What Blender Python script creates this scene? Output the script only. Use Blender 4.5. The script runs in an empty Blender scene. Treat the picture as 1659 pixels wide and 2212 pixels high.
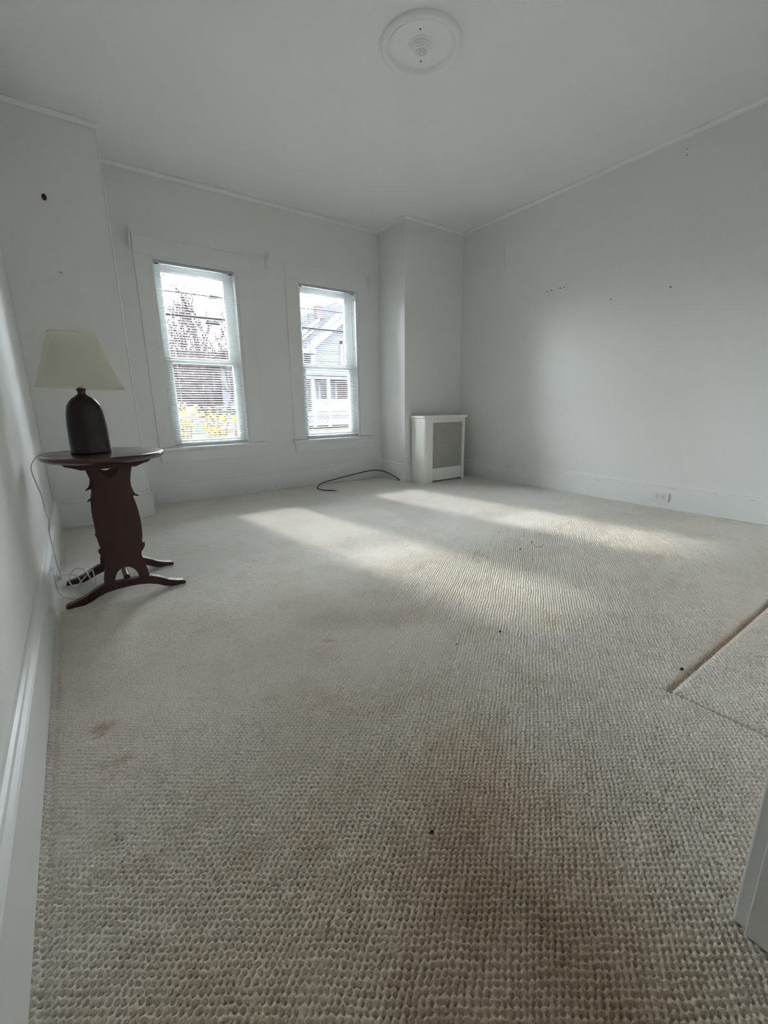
import bpy, bmesh, math, random
import numpy as np
from mathutils import Vector, Matrix

S = 0.84                      # metres per layout unit
sc = bpy.context.scene
random.seed(7)

# ------------------------------------------------------------------ camera
cam_d = bpy.data.cameras.new('camera')
cam = bpy.data.objects.new('camera', cam_d)
sc.collection.objects.link(cam)
sc.camera = cam
cam_d.sensor_fit = 'VERTICAL'
cam_d.sensor_height = 24.0
cam_d.lens = 24.0 * 926.09 / 2212.0
cam_d.clip_start = 0.01
cam_d.clip_end = 500
yaw, pitch, roll = 0.6156, -0.2423, -0.0136
fwd = Vector((math.sin(yaw) * math.cos(pitch), math.cos(yaw) * math.cos(pitch), math.sin(pitch)))
rt = Vector((math.cos(yaw), -math.sin(yaw), 0))
up = rt.cross(fwd)
r2 = rt * math.cos(roll) + up * math.sin(roll)
u2 = -rt * math.sin(roll) + up * math.cos(roll)
m = Matrix((( r2.x, u2.x, -fwd.x, 0), (r2.y, u2.y, -fwd.y, 0), (r2.z, u2.z, -fwd.z, S), (0, 0, 0, 1)))
cam.matrix_world = m

# ------------------------------------------------------------------ sky, sun, exposure
SKY = 40.0
wd = bpy.data.worlds.new('sky')
sc.world = wd
wd.use_nodes = True
bg = wd.node_tree.nodes['Background']
bg.inputs['Color'].default_value = (0.90, 0.955, 1.0, 1)
bg.inputs['Strength'].default_value = SKY
sun_d = bpy.data.lights.new('sun', 'SUN')
sun_d.energy = 5.2
sun_d.color = (1.0, 0.95, 0.88)
sun_d.angle = math.radians(3.6)
sun = bpy.data.objects.new('sun', sun_d)
sc.collection.objects.link(sun)
sun.rotation_euler = Vector((-0.24, 1.754, 1.0)).to_track_quat('Z', 'Y').to_euler()
sc.view_settings.view_transform = 'Standard'
sc.view_settings.look = 'None'
sc.view_settings.gamma = 1.0
sc.view_settings.exposure = 0.57
sc.view_settings.use_curve_mapping = False

# room dimensions (layout units)
L, R, YW, YJ, YR, XL, XR, H = -0.240, 4.572, 5.120, 4.578, 4.552, 0.494, 3.575, 3.1874
YF = 0.100
for x0, x1 in ((0.856, 1.689), (2.404, 3.2345)):
    pd = bpy.data.lights.new('window_daylight', 'AREA')
    pd.shape = 'RECTANGLE'
    pd.size = (x1 - x0 + .1) * S
    pd.size_y = 1.95 * S
    pd.cycles.is_portal = True
    po = bpy.data.objects.new('window_daylight', pd)
    po.location = ((x0 + x1) / 2 * S, (YW + .30) * S, 1.525 * S)
    po.rotation_euler = (math.radians(-90), 0, 0)
    sc.collection.objects.link(po)

pd = bpy.data.lights.new('window_daylight', 'AREA')  # portal of the added fill window in the front wall
pd.shape = 'RECTANGLE'; pd.size = 1.4 * S; pd.size_y = 1.5 * S; pd.cycles.is_portal = True
po = bpy.data.objects.new('window_daylight', pd)
po.location = (1.85 * S, -.04 * S, 1.70 * S); po.rotation_euler = (math.radians(90), 0, 0)
sc.collection.objects.link(po)

pd = bpy.data.lights.new('window_daylight', 'AREA')  # portal of the added fill window in the hall
pd.shape = 'RECTANGLE'; pd.size = 1.2 * S; pd.size_y = 1.4 * S; pd.cycles.is_portal = True
po = bpy.data.objects.new('window_daylight', pd)
po.location = (.55 * S, -1.73 * S, 1.70 * S); po.rotation_euler = (math.radians(90), 0, 0)
sc.collection.objects.link(po)

# ------------------------------------------------------------------ materials
def mat(name, col, rough=0.6, spec=0.4, metal=0.0, nscale=None, bump=0.0, var=0.0, trans=None, stretch=None, sheen=0.0, coat=0.0, bdist=0.002):
    mt = bpy.data.materials.new(name)
    mt.use_nodes = True
    nt = mt.node_tree
    b = nt.nodes['Principled BSDF']
    b.inputs['Base Color'].default_value = (*col, 1)
    b.inputs['Roughness'].default_value = rough
    b.inputs['Specular IOR Level'].default_value = spec
    b.inputs['Metallic'].default_value = metal
    b.inputs['Sheen Weight'].default_value = sheen
    b.inputs['Coat Weight'].default_value = coat
    if nscale:
        tc = nt.nodes.new('ShaderNodeTexCoord')
        mp = nt.nodes.new('ShaderNodeMapping')
        if stretch: mp.inputs['Scale'].default_value = stretch
        nt.links.new(tc.outputs['Object'], mp.inputs['Vector'])
        n = nt.nodes.new('ShaderNodeTexNoise')
        n.inputs['Scale'].default_value = nscale
        n.inputs['Detail'].default_value = 5
        nt.links.new(mp.outputs['Vector'], n.inputs['Vector'])
        if bump:
            bp = nt.nodes.new('ShaderNodeBump')
            bp.inputs['Strength'].default_value = bump
            bp.inputs['Distance'].default_value = bdist
            nt.links.new(n.outputs['Fac'], bp.inputs['Height'])
            nt.links.new(bp.outputs['Normal'], b.inputs['Normal'])
        if var:
            mx = nt.nodes.new('ShaderNodeMix'); mx.data_type = 'RGBA'
            mx.inputs['A'].default_value = (*[c * (1 - var) for c in col], 1)
            mx.inputs['B'].default_value = (*[min(1, c * (1 + var)) for c in col], 1)
            nt.links.new(n.outputs['Fac'], mx.inputs['Factor'])
            nt.links.new(mx.outputs['Result'], b.inputs['Base Color'])
    if trans:
        tr = nt.nodes.new('ShaderNodeBsdfTranslucent')
        tr.inputs['Color'].default_value = (*col, 1)
        ms = nt.nodes.new('ShaderNodeMixShader')
        ms.inputs['Fac'].default_value = trans
        out = nt.nodes['Material Output']
        nt.links.new(b.outputs['BSDF'], ms.inputs[1])
        nt.links.new(tr.outputs['BSDF'], ms.inputs[2])
        nt.links.new(ms.outputs['Shader'], out.inputs['Surface'])
    return mt

M = {}
M['wall'] = mat('painted_plaster', (0.80, 0.80, 0.79), 0.55, 0.3, nscale=28, bump=0.12, var=0.02, bdist=0.003)
M['ceiling'] = mat('ceiling_paint', (0.86, 0.87, 0.875), 0.8, 0.2, nscale=20, bump=0.12, var=0.015, bdist=0.003)
M['trim'] = mat('gloss_white_paint', (0.80, 0.805, 0.80), 0.32, 0.5, nscale=9, bump=0.1, var=0.03, bdist=0.002)
M['vinyl'] = mat('white_vinyl', (0.80, 0.82, 0.82), 0.35, 0.5)
M['blind'] = mat('white_blind', (0.80, 0.83, 0.84), 0.4, 0.5, trans=0.12)
M['rail'] = mat('grey_blind_rail', (0.50, 0.52, 0.56), 0.4, 0.5)
M['cordw'] = mat('white_cord', (0.62, 0.60, 0.58), 0.5)
M['dark'] = mat('dark_plastic', (0.02, 0.02, 0.022), 0.4)
M['hole'] = mat('dark_hole', (0.03, 0.025, 0.02), 0.9)
M['wood'] = mat('mahogany', (0.036, 0.012, 0.0105), 0.45, 0.35, nscale=14, bump=0.03, var=0.35, stretch=(1, 1, .12))
M['woodtop'] = mat('mahogany_top', (0.045, 0.018, 0.016), 0.26, 0.4, nscale=14, var=0.3, stretch=(1, .12, 1), coat=0.25)
M['lamp'] = mat('brown_glaze', (0.015, 0.007, 0.009), 0.26, 0.3, nscale=9, var=0.5)
M['shade'] = mat('cream_linen', (0.86, 0.845, 0.775), 0.85, 0.1, nscale=260, bump=0.15, trans=0.5)
M['brass'] = mat('brass', (0.5, 0.38, 0.18), 0.3, 0.5, 1.0)
M['metal'] = mat('steel', (0.6, 0.6, 0.6), 0.3, 0.5, 1.0)
M['enamel'] = mat('cream_enamel', (0.90, 0.90, 0.86), 0.28, 0.5)
M['plastic'] = mat('white_plastic', (0.78, 0.78, 0.77), 0.35, 0.5)
M['black'] = mat('black_rubber', (0.012, 0.011, 0.011), 0.45)
M['crumb'] = mat('dry_leaf_bit', (0.04, 0.025, 0.018), 0.9)
M['fill_sheer'] = mat('fill_window_linen', (0.55, 0.54, 0.50), 0.9, 0.0, trans=0.62)  # cloth of the two added windows behind the camera
# outdoors
M['siding'] = mat('grey_siding', (0.0300, 0.0315, 0.0370), 0.6, 0.02)
M['sidingtrim'] = mat('white_house_trim', (0.0779, 0.0858, 0.0880), 0.6, 0.02)
M['roof'] = mat('roof_shingle', (0.0270, 0.0280, 0.0320), 0.9, 0.02, nscale=12, var=0.2)
M['brick'] = mat('brick_chimney', (0.0340, 0.0270, 0.0275), 0.9, 0.02, nscale=20, var=0.3)
M['curtain'] = mat('maroon_curtain', (0.0181, 0.0103, 0.0121), 0.8, 0.02)
M['winglass'] = mat('dark_window_glass', (0.0054, 0.0064, 0.0073), 0.15, 0.02)
M['bark'] = mat('bark', (0.0119, 0.0090, 0.0094), 0.9, 0.02, nscale=10, var=0.3)
M['twig'] = mat('reddish_twig', (0.0167, 0.0116, 0.0126), 0.9, 0.02)
M['forsythia'] = mat('forsythia_yellow', (0.155, 0.125, 0.040), 0.7, 0.02, trans=0.3)
M['farbuild'] = mat('mauve_siding', (0.0139, 0.0117, 0.0128), 0.8, 0.02, nscale=2, var=0.15)
M['ground'] = mat('spring_lawn', (0.0198, 0.0177, 0.0143), 0.95, 0.02, nscale=1.5, var=0.4)
M['road'] = mat('asphalt', (0.0163, 0.0163, 0.0165), 0.9, 0.02)
M['wire'] = mat('cable_jacket', (0.0008, 0.0010, 0.0012), 0.6, 0.02)
M['car'] = mat('white_car_paint', (0.0363, 0.0407, 0.0420), 0.2, 0.02)

g = bpy.data.materials.new('window_glass'); g.use_nodes = True
nt = g.node_tree; nt.nodes.remove(nt.nodes['Principled BSDF'])
tb = nt.nodes.new('ShaderNodeBsdfTransparent'); tb.inputs['Color'].default_value = (.93, .95, .95, 1)
gl = nt.nodes.new('ShaderNodeBsdfGlossy'); gl.inputs['Roughness'].default_value = 0.02
fr = nt.nodes.new('ShaderNodeFresnel'); fr.inputs['IOR'].default_value = 1.45
ms = nt.nodes.new('ShaderNodeMixShader')
nt.links.new(fr.outputs['Fac'], ms.inputs['Fac']); nt.links.new(tb.outputs[0], ms.inputs[1]); nt.links.new(gl.outputs[0], ms.inputs[2])
nt.links.new(ms.outputs[0], nt.nodes['Material Output'].inputs['Surface'])
M['glass'] = g

def carpet_material():
    mt = bpy.data.materials.new('berber_loop_carpet'); mt.use_nodes = True
    nt = mt.node_tree; N = nt.nodes.new; K = nt.links.new
    b = nt.nodes['Principled BSDF']
    b.inputs['Roughness'].default_value = 0.95
    b.inputs['Specular IOR Level'].default_value = 0.1
    b.inputs['Sheen Weight'].default_value = 1.0
    b.inputs['Sheen Roughness'].default_value = 0.38
    tc = N('ShaderNodeTexCoord')
    sx = N('ShaderNodeSeparateXYZ'); 
    wn = N('ShaderNodeTexNoise'); wn.inputs['Scale'].default_value = 60; wn.inputs['Detail'].default_value = 1
    K(tc.outputs['Object'], wn.inputs['Vector'])
    sub = N('ShaderNodeVectorMath'); sub.operation = 'SUBTRACT'; sub.inputs[1].default_value = (.5, .5, .5)
    K(wn.outputs['Color'], sub.inputs[0])
    scl = N('ShaderNodeVectorMath'); scl.operation = 'SCALE'; scl.inputs['Scale'].default_value = 0.006
    K(sub.outputs[0], scl.inputs[0])
    add = N('ShaderNodeVectorMath'); add.operation = 'ADD'
    K(tc.outputs['Object'], add.inputs[0]); K(scl.outputs[0], add.inputs[1])
    K(add.outputs[0], sx.inputs[0])
    def cosn(sock, k):
        a = N('ShaderNodeMath'); a.operation = 'MULTIPLY'; a.inputs[1].default_value = k; K(sock, a.inputs[0])
        c = N('ShaderNodeMath'); c.operation = 'COSINE'; K(a.outputs[0], c.inputs[0]); return c.outputs[0]
    pr = N('ShaderNodeMath'); pr.operation = 'MULTIPLY'
    K(cosn(sx.outputs[0], 2 * math.pi / PX), pr.inputs[0]); K(cosn(sx.outputs[1], 2 * math.pi / PY), pr.inputs[1])
    fib = N('ShaderNodeTexNoise'); fib.inputs['Scale'].default_value = 420; fib.inputs['Detail'].default_value = 3
    K(tc.outputs['Object'], fib.inputs['Vector'])
    b1 = N('ShaderNodeBump'); b1.inputs['Strength'].default_value = 0.7; b1.inputs['Distance'].default_value = 0.0021
    K(pr.outputs[0], b1.inputs['Height'])
    fd = N('ShaderNodeMapRange'); fd.inputs['From Min'].default_value = 1.6; fd.inputs['From Max'].default_value = 2.5
    fs = N('ShaderNodeSeparateXYZ'); K(tc.outputs['Object'], fs.inputs[0]); K(fs.outputs[1], fd.inputs['Value'])
    K(fd.outputs[0], b1.inputs['Strength'])
    b2 = N('ShaderNodeBump'); b2.inputs['Strength'].default_value = 0.8; b2.inputs['Distance'].default_value = 0.0016
    K(fib.outputs['Fac'], b2.inputs['Height']); K(b1.outputs['Normal'], b2.inputs['Normal'])
    K(b2.outputs['Normal'], b.inputs['Normal'])
    # colour: flecked yarn, soiling
    cr = N('ShaderNodeValToRGB')
    cr.color_ramp.elements[0].position = 0.32; cr.color_ramp.elements[0].color = (0.66, 0.595, 0.520, 1)
    cr.color_ramp.elements[1].position = 0.68; cr.color_ramp.elements[1].color = (0.92, 0.875, 0.815, 1)
    K(fib.outputs['Fac'], cr.inputs['Fac'])
    def blob(scale, lo, hi, colr, src, amount=1.0, seed=0.0, mask=None):
        n = N('ShaderNodeTexNoise'); n.inputs['Scale'].default_value = scale; n.inputs['Detail'].default_value = 4
        mp = N('ShaderNodeMapping'); mp.inputs['Location'].default_value = (seed, seed * .7, 0)
        K(tc.outputs['Object'], mp.inputs['Vector']); K(mp.outputs['Vector'], n.inputs['Vector'])
        mr = N('ShaderNodeMapRange'); mr.inputs['From Min'].default_value = lo; mr.inputs['From Max'].default_value = hi
        mr.inputs['To Max'].default_value = amount
        K(n.outputs['Fac'], mr.inputs['Value'])
        f = mr.outputs[0]
        if mask is not None:
            mm = N('ShaderNodeMath'); mm.operation = 'MULTIPLY'; K(f, mm.inputs[0]); K(mask, mm.inputs[1]); f = mm.outputs[0]
        mx = N('ShaderNodeMix'); mx.data_type = 'RGBA'; mx.blend_type = 'MULTIPLY'
        mx.inputs['B'].default_value = (*colr, 1)
        K(f, mx.inputs['Factor']); K(src, mx.inputs['A'])
        return mx.outputs['Result']
    def ell(cx, cy, rx, ry, rot):
        mp = N('ShaderNodeMapping'); mp.vector_type = 'TEXTURE'
        mp.inputs['Location'].default_value = (cx * S, cy * S, 0); mp.inputs['Scale'].default_value = (rx * S, ry * S, 1000)
        mp.inputs['Rotation'].default_value = (0, 0, rot)
        K(tc.outputs['Object'], mp.inputs['Vector'])
        ln = N('ShaderNodeVectorMath'); ln.operation = 'LENGTH'; K(mp.outputs['Vector'], ln.inputs[0])
        mr = N('ShaderNodeMapRange'); mr.interpolation_type = 'SMOOTHSTEP'
        mr.inputs['From Min'].default_value = 1.0; mr.inputs['From Max'].default_value = 0.15
        K(ln.outputs['Value'], mr.inputs['Value']); return mr.outputs[0]
    c = cr.outputs['Color']
    c = blob(3.2, .45, .68, (.93, .90, .86), c)
    c = blob(9.0, .55, .72, (.92, .89, .86), c, seed=5.0)
    # tracked-in dirt by the doorway and along the walking line, then a broad darkening
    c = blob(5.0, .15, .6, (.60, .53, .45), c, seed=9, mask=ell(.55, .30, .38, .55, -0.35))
    c = blob(5.0, .3, .6, (.90, .86, .81), c, seed=3, mask=ell(.80, .80, .26, .55, -0.35))
    c = blob(4.0, .2, .6, (.82, .80, .78), c, seed=2, mask=ell(1.05, 1.60, .50, .16, -0.55))
    c = blob(2.5, -.6, .3, (.72, .65, .575), c, seed=7, mask=ell(.35, .30, 1.35, 1.25, -0.35))  # broad browner tone, deepest near the doorway and fading outward
    # reddish brown soiling around furniture dents
    c = blob(30, .3, .6, (.72, .58, .46), c, seed=1, mask=ell(-0.075, 1.50, .07, .045, 0.3))
    c = blob(30, .3, .6, (.78, .66, .56), c, seed=1, mask=ell(-0.04, 1.30, .07, .05, 0.3))
    c = blob(30, .3, .6, (.72, .60, .48), c, seed=1, mask=ell(.78, 1.535, .05, .025, -0.6))
    # worn brown line in the pressed groove
    gx = N('ShaderNodeSeparateXYZ'); K(tc.outputs['Object'], gx.inputs[0])
    def band(sock, c0, w):
        a = N('ShaderNodeMath'); a.operation = 'SUBTRACT'; a.inputs[1].default_value = c0; K(sock, a.inputs[0])
        a2 = N('ShaderNodeMath'); a2.operation = 'ABSOLUTE'; K(a.outputs[0], a2.inputs[0])
        mr = N('ShaderNodeMapRange'); mr.inputs['From Min'].default_value = w; mr.inputs['From Max'].default_value = w * .3
        K(a2.outputs[0], mr.inputs['Value']); return mr.outputs[0]
    def gt(sock, v):
        a = N('ShaderNodeMath'); a.operation = 'GREATER_THAN'; a.inputs[1].default_value = v; K(sock, a.inputs[0]); return a.outputs[0]
    def mul(a, b_):
        q = N('ShaderNodeMath'); q.operation = 'MULTIPLY'; K(a, q.inputs[0]); K(b_, q.inputs[1]); return q.outputs[0]
    c = blob(60, .1, .5, (.62, .50, .40), c, mask=mul(band(gx.outputs[1], .508 * S, .014), gt(gx.outputs[0], 1.59 * S)))
    lt = N('ShaderNodeMath'); lt.operation = 'LESS_THAN'; lt.inputs[1].default_value = .508 * S; K(gx.outputs[1], lt.inputs[0])
    c = blob(60, .1, .5, (.62, .50, .40), c, mask=mul(band(gx.outputs[0], 1.597 * S, .008), lt.outputs[0]))
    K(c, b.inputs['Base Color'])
    return mt

PX, PY = 0.0182, 0.0132     # loop lattice of the carpet (metres)
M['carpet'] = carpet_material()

# ------------------------------------------------------------------ mesh helpers (layout units in, metres out)
class MB:
    def __init__(s): s.v = []; s.f = []
    def add(s, vs, fs):
        o = len(s.v); s.v += [tuple(v) for v in vs]; s.f += [tuple(i + o for i in f) for f in fs]; return s
    def box(s, x0, x1, y0, y1, z0, z1):
        return s.add([(x0,y0,z0),(x1,y0,z0),(x1,y1,z0),(x0,y1,z0),(x0,y0,z1),(x1,y0,z1),(x1,y1,z1),(x0,y1,z1)],
              [(0,3,2,1),(4,5,6,7),(0,1,5,4),(1,2,6,5),(2,3,7,6),(3,0,4,7)])
    def prism(s, poly, a0, a1, axis='y'):
        """extrude 2D poly along axis: 'y' poly=(x,z); 'x' poly=(y,z); 'z' poly=(x,y)"""
        n = len(poly)
        mk = {'y': lambda p, a: (p[0], a, p[1]), 'x': lambda p, a: (a, p[0], p[1]), 'z': lambda p, a: (p[0], p[1], a)}[axis]
        vs = [mk(p, a0) for p in poly] + [mk(p, a1) for p in poly]
        fs = [tuple(range(n)), tuple(range(2 * n - 1, n - 1, -1))]
        fs += [(i, (i + 1) % n, n + (i + 1) % n, n + i) for i in range(n)]
        return s.add(vs, fs)
    def rings(s, rings, cap=True):
        n = len(rings[0]); vs = [p for r in rings for p in r]; fs = []
        for k in range(len(rings) - 1):
            for i in range(n):
                j = (i + 1) % n; fs.append((k*n+i, k*n+j, (k+1)*n+j, (k+1)*n+i))
        if cap: fs += [tuple(range(n - 1, -1, -1)), tuple((len(rings)-1)*n + i for i in range(n))]
        return s.add(vs, fs)
    def lathe(s, prof, cx, cy, n=48, sx=1.0, sy=1.0, cap=True):
        return s.rings([[(cx + r*sx*math.cos(2*math.pi*i/n), cy + r*sy*math.sin(2*math.pi*i/n), z) for i in range(n)] for r, z in prof], cap)
    def tube(s, pts, r, n=8, smooth=4):
        P = [Vector(p) for p in pts]
        if smooth and len(P) > 2:
            Q = []
            for i in range(len(P) - 1):
                p0, p1, p2, p3 = P[max(i-1, 0)], P[i], P[i+1], P[min(i+2, len(P)-1)]
                for k in range(smooth):
                    t = k / smooth
                    Q.append(.5 * ((2*p1) + (p2-p0)*t + (2*p0-5*p1+4*p2-p3)*t*t + (3*p1-p0-3*p2+p3)*t**3))
            Q.append(P[-1]); P = Q
        rs = r if isinstance(r, (list, tuple)) else [r] * len(P)
        if len(rs) != len(P): rs = [rs[0] + (rs[-1]-rs[0]) * i / (len(P)-1) for i in range(len(P))]
        rings = []
        ref = None
        for i, p in enumerate(P):
            d = (P[min(i+1, len(P)-1)] - P[max(i-1, 0)]).normalized()
            if ref is None: ref = d.orthogonal().normalized()
            a = (ref - d * ref.dot(d)); a = a.normalized() if a.length > 1e-6 else d.orthogonal().normalized()
            ref = a; b = d.cross(a)
            rings.append([tuple(p + (a*math.cos(2*math.pi*k/n) + b*math.sin(2*math.pi*k/n)) * rs[i]) for k in range(n)])
        return s.rings(rings)
    def build(s, name, mt, parent=None, smooth=False, bevel=0.0, seg=2, origin=None):
        me = bpy.data.meshes.new(name)
        o0 = Vector(origin) * S if origin else Vector((0, 0, 0))
        if parent is not None: o0 = Vector(parent.get('_o', (0, 0, 0)))
        me.from_pydata([(x*S - o0.x, y*S - o0.y, z*S - o0.z) for x, y, z in s.v], [], s.f)
        me.update()
        bm = bmesh.new(); bm.from_mesh(me); bmesh.ops.recalc_face_normals(bm, faces=bm.faces); bm.to_mesh(me); bm.free()
        me.materials.append(M[mt] if isinstance(mt, str) else mt)
        if smooth: me.polygons.foreach_set('use_smooth', [True] * len(me.polygons))
        o = bpy.data.objects.new(name, me)
        sc.collection.objects.link(o)
        if parent is not None:
            o.parent = parent; o['_o'] = tuple(o0)
        else:
            o.location = o0; o['_o'] = tuple(o0)
        if bevel:
            bv = o.modifiers.new('bevel', 'BEVEL'); bv.width = bevel * S; bv.segments = seg; bv.limit_method = 'ANGLE'; bv.angle_limit = math.radians(40)
        if smooth:
            try:
                me.set_sharp_from_angle(angle=math.radians(40))
            except Exception: pass
        return o

def thing(name, loc, label=None, cat=None, group=None, kind=None):
    o = bpy.data.objects.new(name, None); sc.collection.objects.link(o)
    o.empty_display_size = .05
    o.location = Vector(loc) * S; o['_o'] = tuple(Vector(loc) * S)
    tag(o, label, cat, group, kind); return o
def tag(o, label=None, cat=None, group=None, kind=None):
    if label: o['label'] = label
    if cat: o['category'] = cat
    if group: o['group'] = group
    if kind: o['kind'] = kind
    return o
def struct(o, label=None): 
    o['kind'] = 'structure'
    if label: o['label'] = label
    return o

# ================================================================== ROOM SHELL
# floor: displaced loop carpet, fine grid near the camera, coarser away
def build_floor():
    xs = np.arange(-0.32 * S, (R + .01) * S, 0.0022)
    ys = [-1.6 * S]
    while ys[-1] < (YW + .01) * S:
        y = ys[-1]
        st = 0.02 if y < -.12 * S else (0.0022 if y < 1.3 else min(0.010, 0.0022 + (y - 1.3) * .004))
        ys.append(y + st)
    ys = np.array(ys)
    X, Y = np.meshgrid(xs, ys)
    rng = np.random.RandomState(3)
    def smooth_noise(scale):
        nx, ny = int((xs[-1]-xs[0]) / scale) + 3, int((ys[-1]-ys[0]) / scale) + 3
        gq = rng.rand(ny, nx)
        fx = (X - xs[0]) / scale; fy = (Y - ys[0]) / scale
        ix = fx.astype(int); iy = fy.astype(int); tx = fx - ix; ty = fy - iy
        tx = tx*tx*(3-2*tx); ty = ty*ty*(3-2*ty)
        return (gq[iy, ix]*(1-tx) + gq[iy, ix+1]*tx)*(1-ty) + (gq[iy+1, ix]*(1-tx) + gq[iy+1, ix+1]*tx)*ty
    wx = (smooth_noise(.011) - .5) * .0034 + (smooth_noise(.05) - .5) * .006
    wy = (smooth_noise(.011) - .5) * .0034 + (smooth_noise(.05) - .5) * .006
    h = np.cos(2*np.pi*(X+wx)/PX) * np.cos(2*np.pi*(Y+wy)/PY)
    h = 1 - ((1 - h) / 2) ** 1.9          # rounded loop tops, narrow pits
    fade = np.clip((2.5 - Y) / .9, 0.0, 1)
    Z = (h - 1) * .0085 * fade * (.75 + .5 * smooth_noise(.03)) + (smooth_noise(.0045) - .5) * .0030 * fade
    Z += (smooth_noise(.30) - .5) * .004 + (smooth_noise(.12) - .5) * .0018
    def dent(cx, cy, r, d, rx=1.0):
        return -d * np.exp(-(((X - cx*S)/(r*rx))**2 + ((Y - cy*S)/r)**2) ** 1.5)
    for cx, cy, r, d in ((-.085, 1.48, .032, .010), (-.075, 1.30, .026, .006), (-.083, 1.03, .03, .006), (.785, 1.53, .022, .006),
                         (1.345, 2.06, .020, .009), (1.62, 2.78, .02, .008), (1.87, 2.40, .02, .006), (.30, 4.2, .02, .006), (1.55, 1.02, .015, .004), (.1, 3.3, .03, .008)):
        Z += dent(cx, cy, r, d)
        Z += .004 * np.exp(-(((X - cx*S)/(r*1.6))**2 + ((Y - cy*S + r*.9)/(r*.8))**2))
    # pressed rectangular groove towards the right, the carpet inside stands slightly proud
    x0 = 1.597 * S; y1 = .508 * S
    inx = np.clip((X - x0) / .006, 0, 1); iny = np.clip((y1 - Y) / .006, 0, 1)
    Z += -.010 * np.exp(-((Y - y1)/.011)**4) * np.clip((X - x0 + .012) / .008, 0, 1)
    Z += -.006 * np.exp(-((X - x0)/.006)**4) * np.clip((y1 - Y) / .006, 0, 1)
    Z += .0035 * np.clip((X - x0 - .006)/.01, 0, 1) * np.clip((y1 - .012 - Y)/.01, 0, 1)
    Z += -.006 * np.exp(-((X - 2.467*S)/.006)**4) * np.clip((y1 - Y) / .006, 0, 1) * np.clip((Y - .38*S)/.01, 0, 1)
    # shallow seam ridge along the right wall
    Z += .003 * np.exp(-((X - (4.42*S + .01*np.sin(Y*2)))/.012)**2)
    Z -= .004 * np.exp(-((X - (-.195)*S)/.008)**2)
    ny, nx = X.shape
    co = np.stack([X, Y, Z], -1).reshape(-1, 3).astype(np.float32)
    i = np.arange(ny*nx).reshape(ny, nx)
    q = np.stack([i[:-1, :-1], i[:-1, 1:], i[1:, 1:], i[1:, :-1]], -1).reshape(-1, 4).astype(np.int32)
    me = bpy.data.meshes.new('floor')
    me.vertices.add(len(co)); me.vertices.foreach_set('co', co.ravel())
    me.loops.add(q.size); me.loops.foreach_set('vertex_index', q.ravel())
    me.polygons.add(len(q)); me.polygons.foreach_set('loop_start', np.arange(0, q.size, 4, dtype=np.int32))
    me.polygons.foreach_set('use_smooth', np.ones(len(q), dtype=bool))
    me.update(calc_edges=True)
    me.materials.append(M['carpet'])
    o = bpy.data.objects.new('floor', me); sc.collection.objects.link(o)
    struct(o, 'worn beige berber loop carpet covering the whole room')
build_floor()
struct(MB().box(-.62, R + .2, -1.6, YW + .24, -.12, -.03).build('floor_slab', 'road'))

WT = .24   # outer wall thickness
struct(MB().box(-.8, 1.42, -1.72, -.03, H, H + .12).box(-.8, R + .2, -.03, YW + WT, H, H + .12).build('ceiling', 'ceiling'))
struct(MB().box(L - .15, L, -1.6, YW + WT, -.03, H).build('wall_left', 'wall'))
wr = struct(MB().box(R, R + .15, -.05, YW + WT, -.03, H).build('wall_right', 'wall'))
# window wall with two openings
OP = [(.856, 1.689), (2.404, 3.2345)]
Z0, Z1 = .593, 2.457
b = MB()
xs_ = [XL - .1, OP[0][0], OP[0][1], OP[1][0], OP[1][1], XR + .1]
for a, c in ((xs_[0], xs_[1]), (xs_[2], xs_[3]), (xs_[4], xs_[5])): b.box(a, c, YW, YW + WT, -.03, H)
for a, c in OP: b.box(a, c, YW, YW + WT, -.03, Z0); b.box(a, c, YW, YW + WT, Z1, H)
struct(b.build('wall_back', 'wall'), 'recessed window wall with two windows')
struct(MB().box(L, XL, YJ, YW + WT, -.03, H).build('wall_back_left', 'wall', bevel=.004))
struct(MB().box(XR, R, YR, YW + WT, -.03, H).build('wall_back_right', 'wall', bevel=.004))
# front wall with the doorway the picture is taken from
DX = .93
b = MB()
CX0, CX1, CZ0, CZ1 = 1.15, 2.55, .95, 2.45
b.box(DX, R, -.03, YF, -.03, CZ0); b.box(DX, CX0, -.03, YF, CZ0, CZ1); b.box(CX1, R, -.03, YF, CZ0, CZ1); b.box(DX, R, -.03, YF, CZ1, H)
b.box(L, DX, -.03, YF, 2.45, H)
struct(b.build('wall_front', 'wall'))
struct(MB().box(-.32, -.05, -1.72, -1.6, -.03, H).box(1.15, 1.42, -1.72, -1.6, -.03, H).box(-.05, 1.15, -1.72, -1.6, -.03, 1.0).box(-.05, 1.15, -1.72, -1.6, 2.4, H).build('wall_hall', 'wall'))
w = thing('window_4', (.55, -1.66, 1.0), kind='structure', label='added curtained window for fill light at the end of the hall behind the camera')  # unseen window added to brighten the door frame and near walls
MB().box(-.05, 1.15, -1.70, -1.62, 1.0, 1.03).box(-.05, 1.15, -1.70, -1.62, 2.37, 2.4).box(-.05, -.02, -1.70, -1.62, 1.03, 2.37).box(1.12, 1.15, -1.70, -1.62, 1.03, 2.37).build('window_frame', 'vinyl', w)
MB().box(-.02, 1.12, -1.665, -1.66, 1.03, 2.37).build('pane', 'glass', w)
MB().box(-.10, 1.20, -1.59, -1.583, .95, 2.45).build('curtain', 'fill_sheer', w)
struct(MB().box(1.30, 1.42, -1.6, -.03, -.03, H).build('wall_hall_right', 'wall'))
w = thing('window_3', ((CX0 + CX1) / 2, .03, CZ0), kind='structure', label='added curtained window for fill light in the wall behind the camera')  # unseen window added to brighten the back wall
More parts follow.
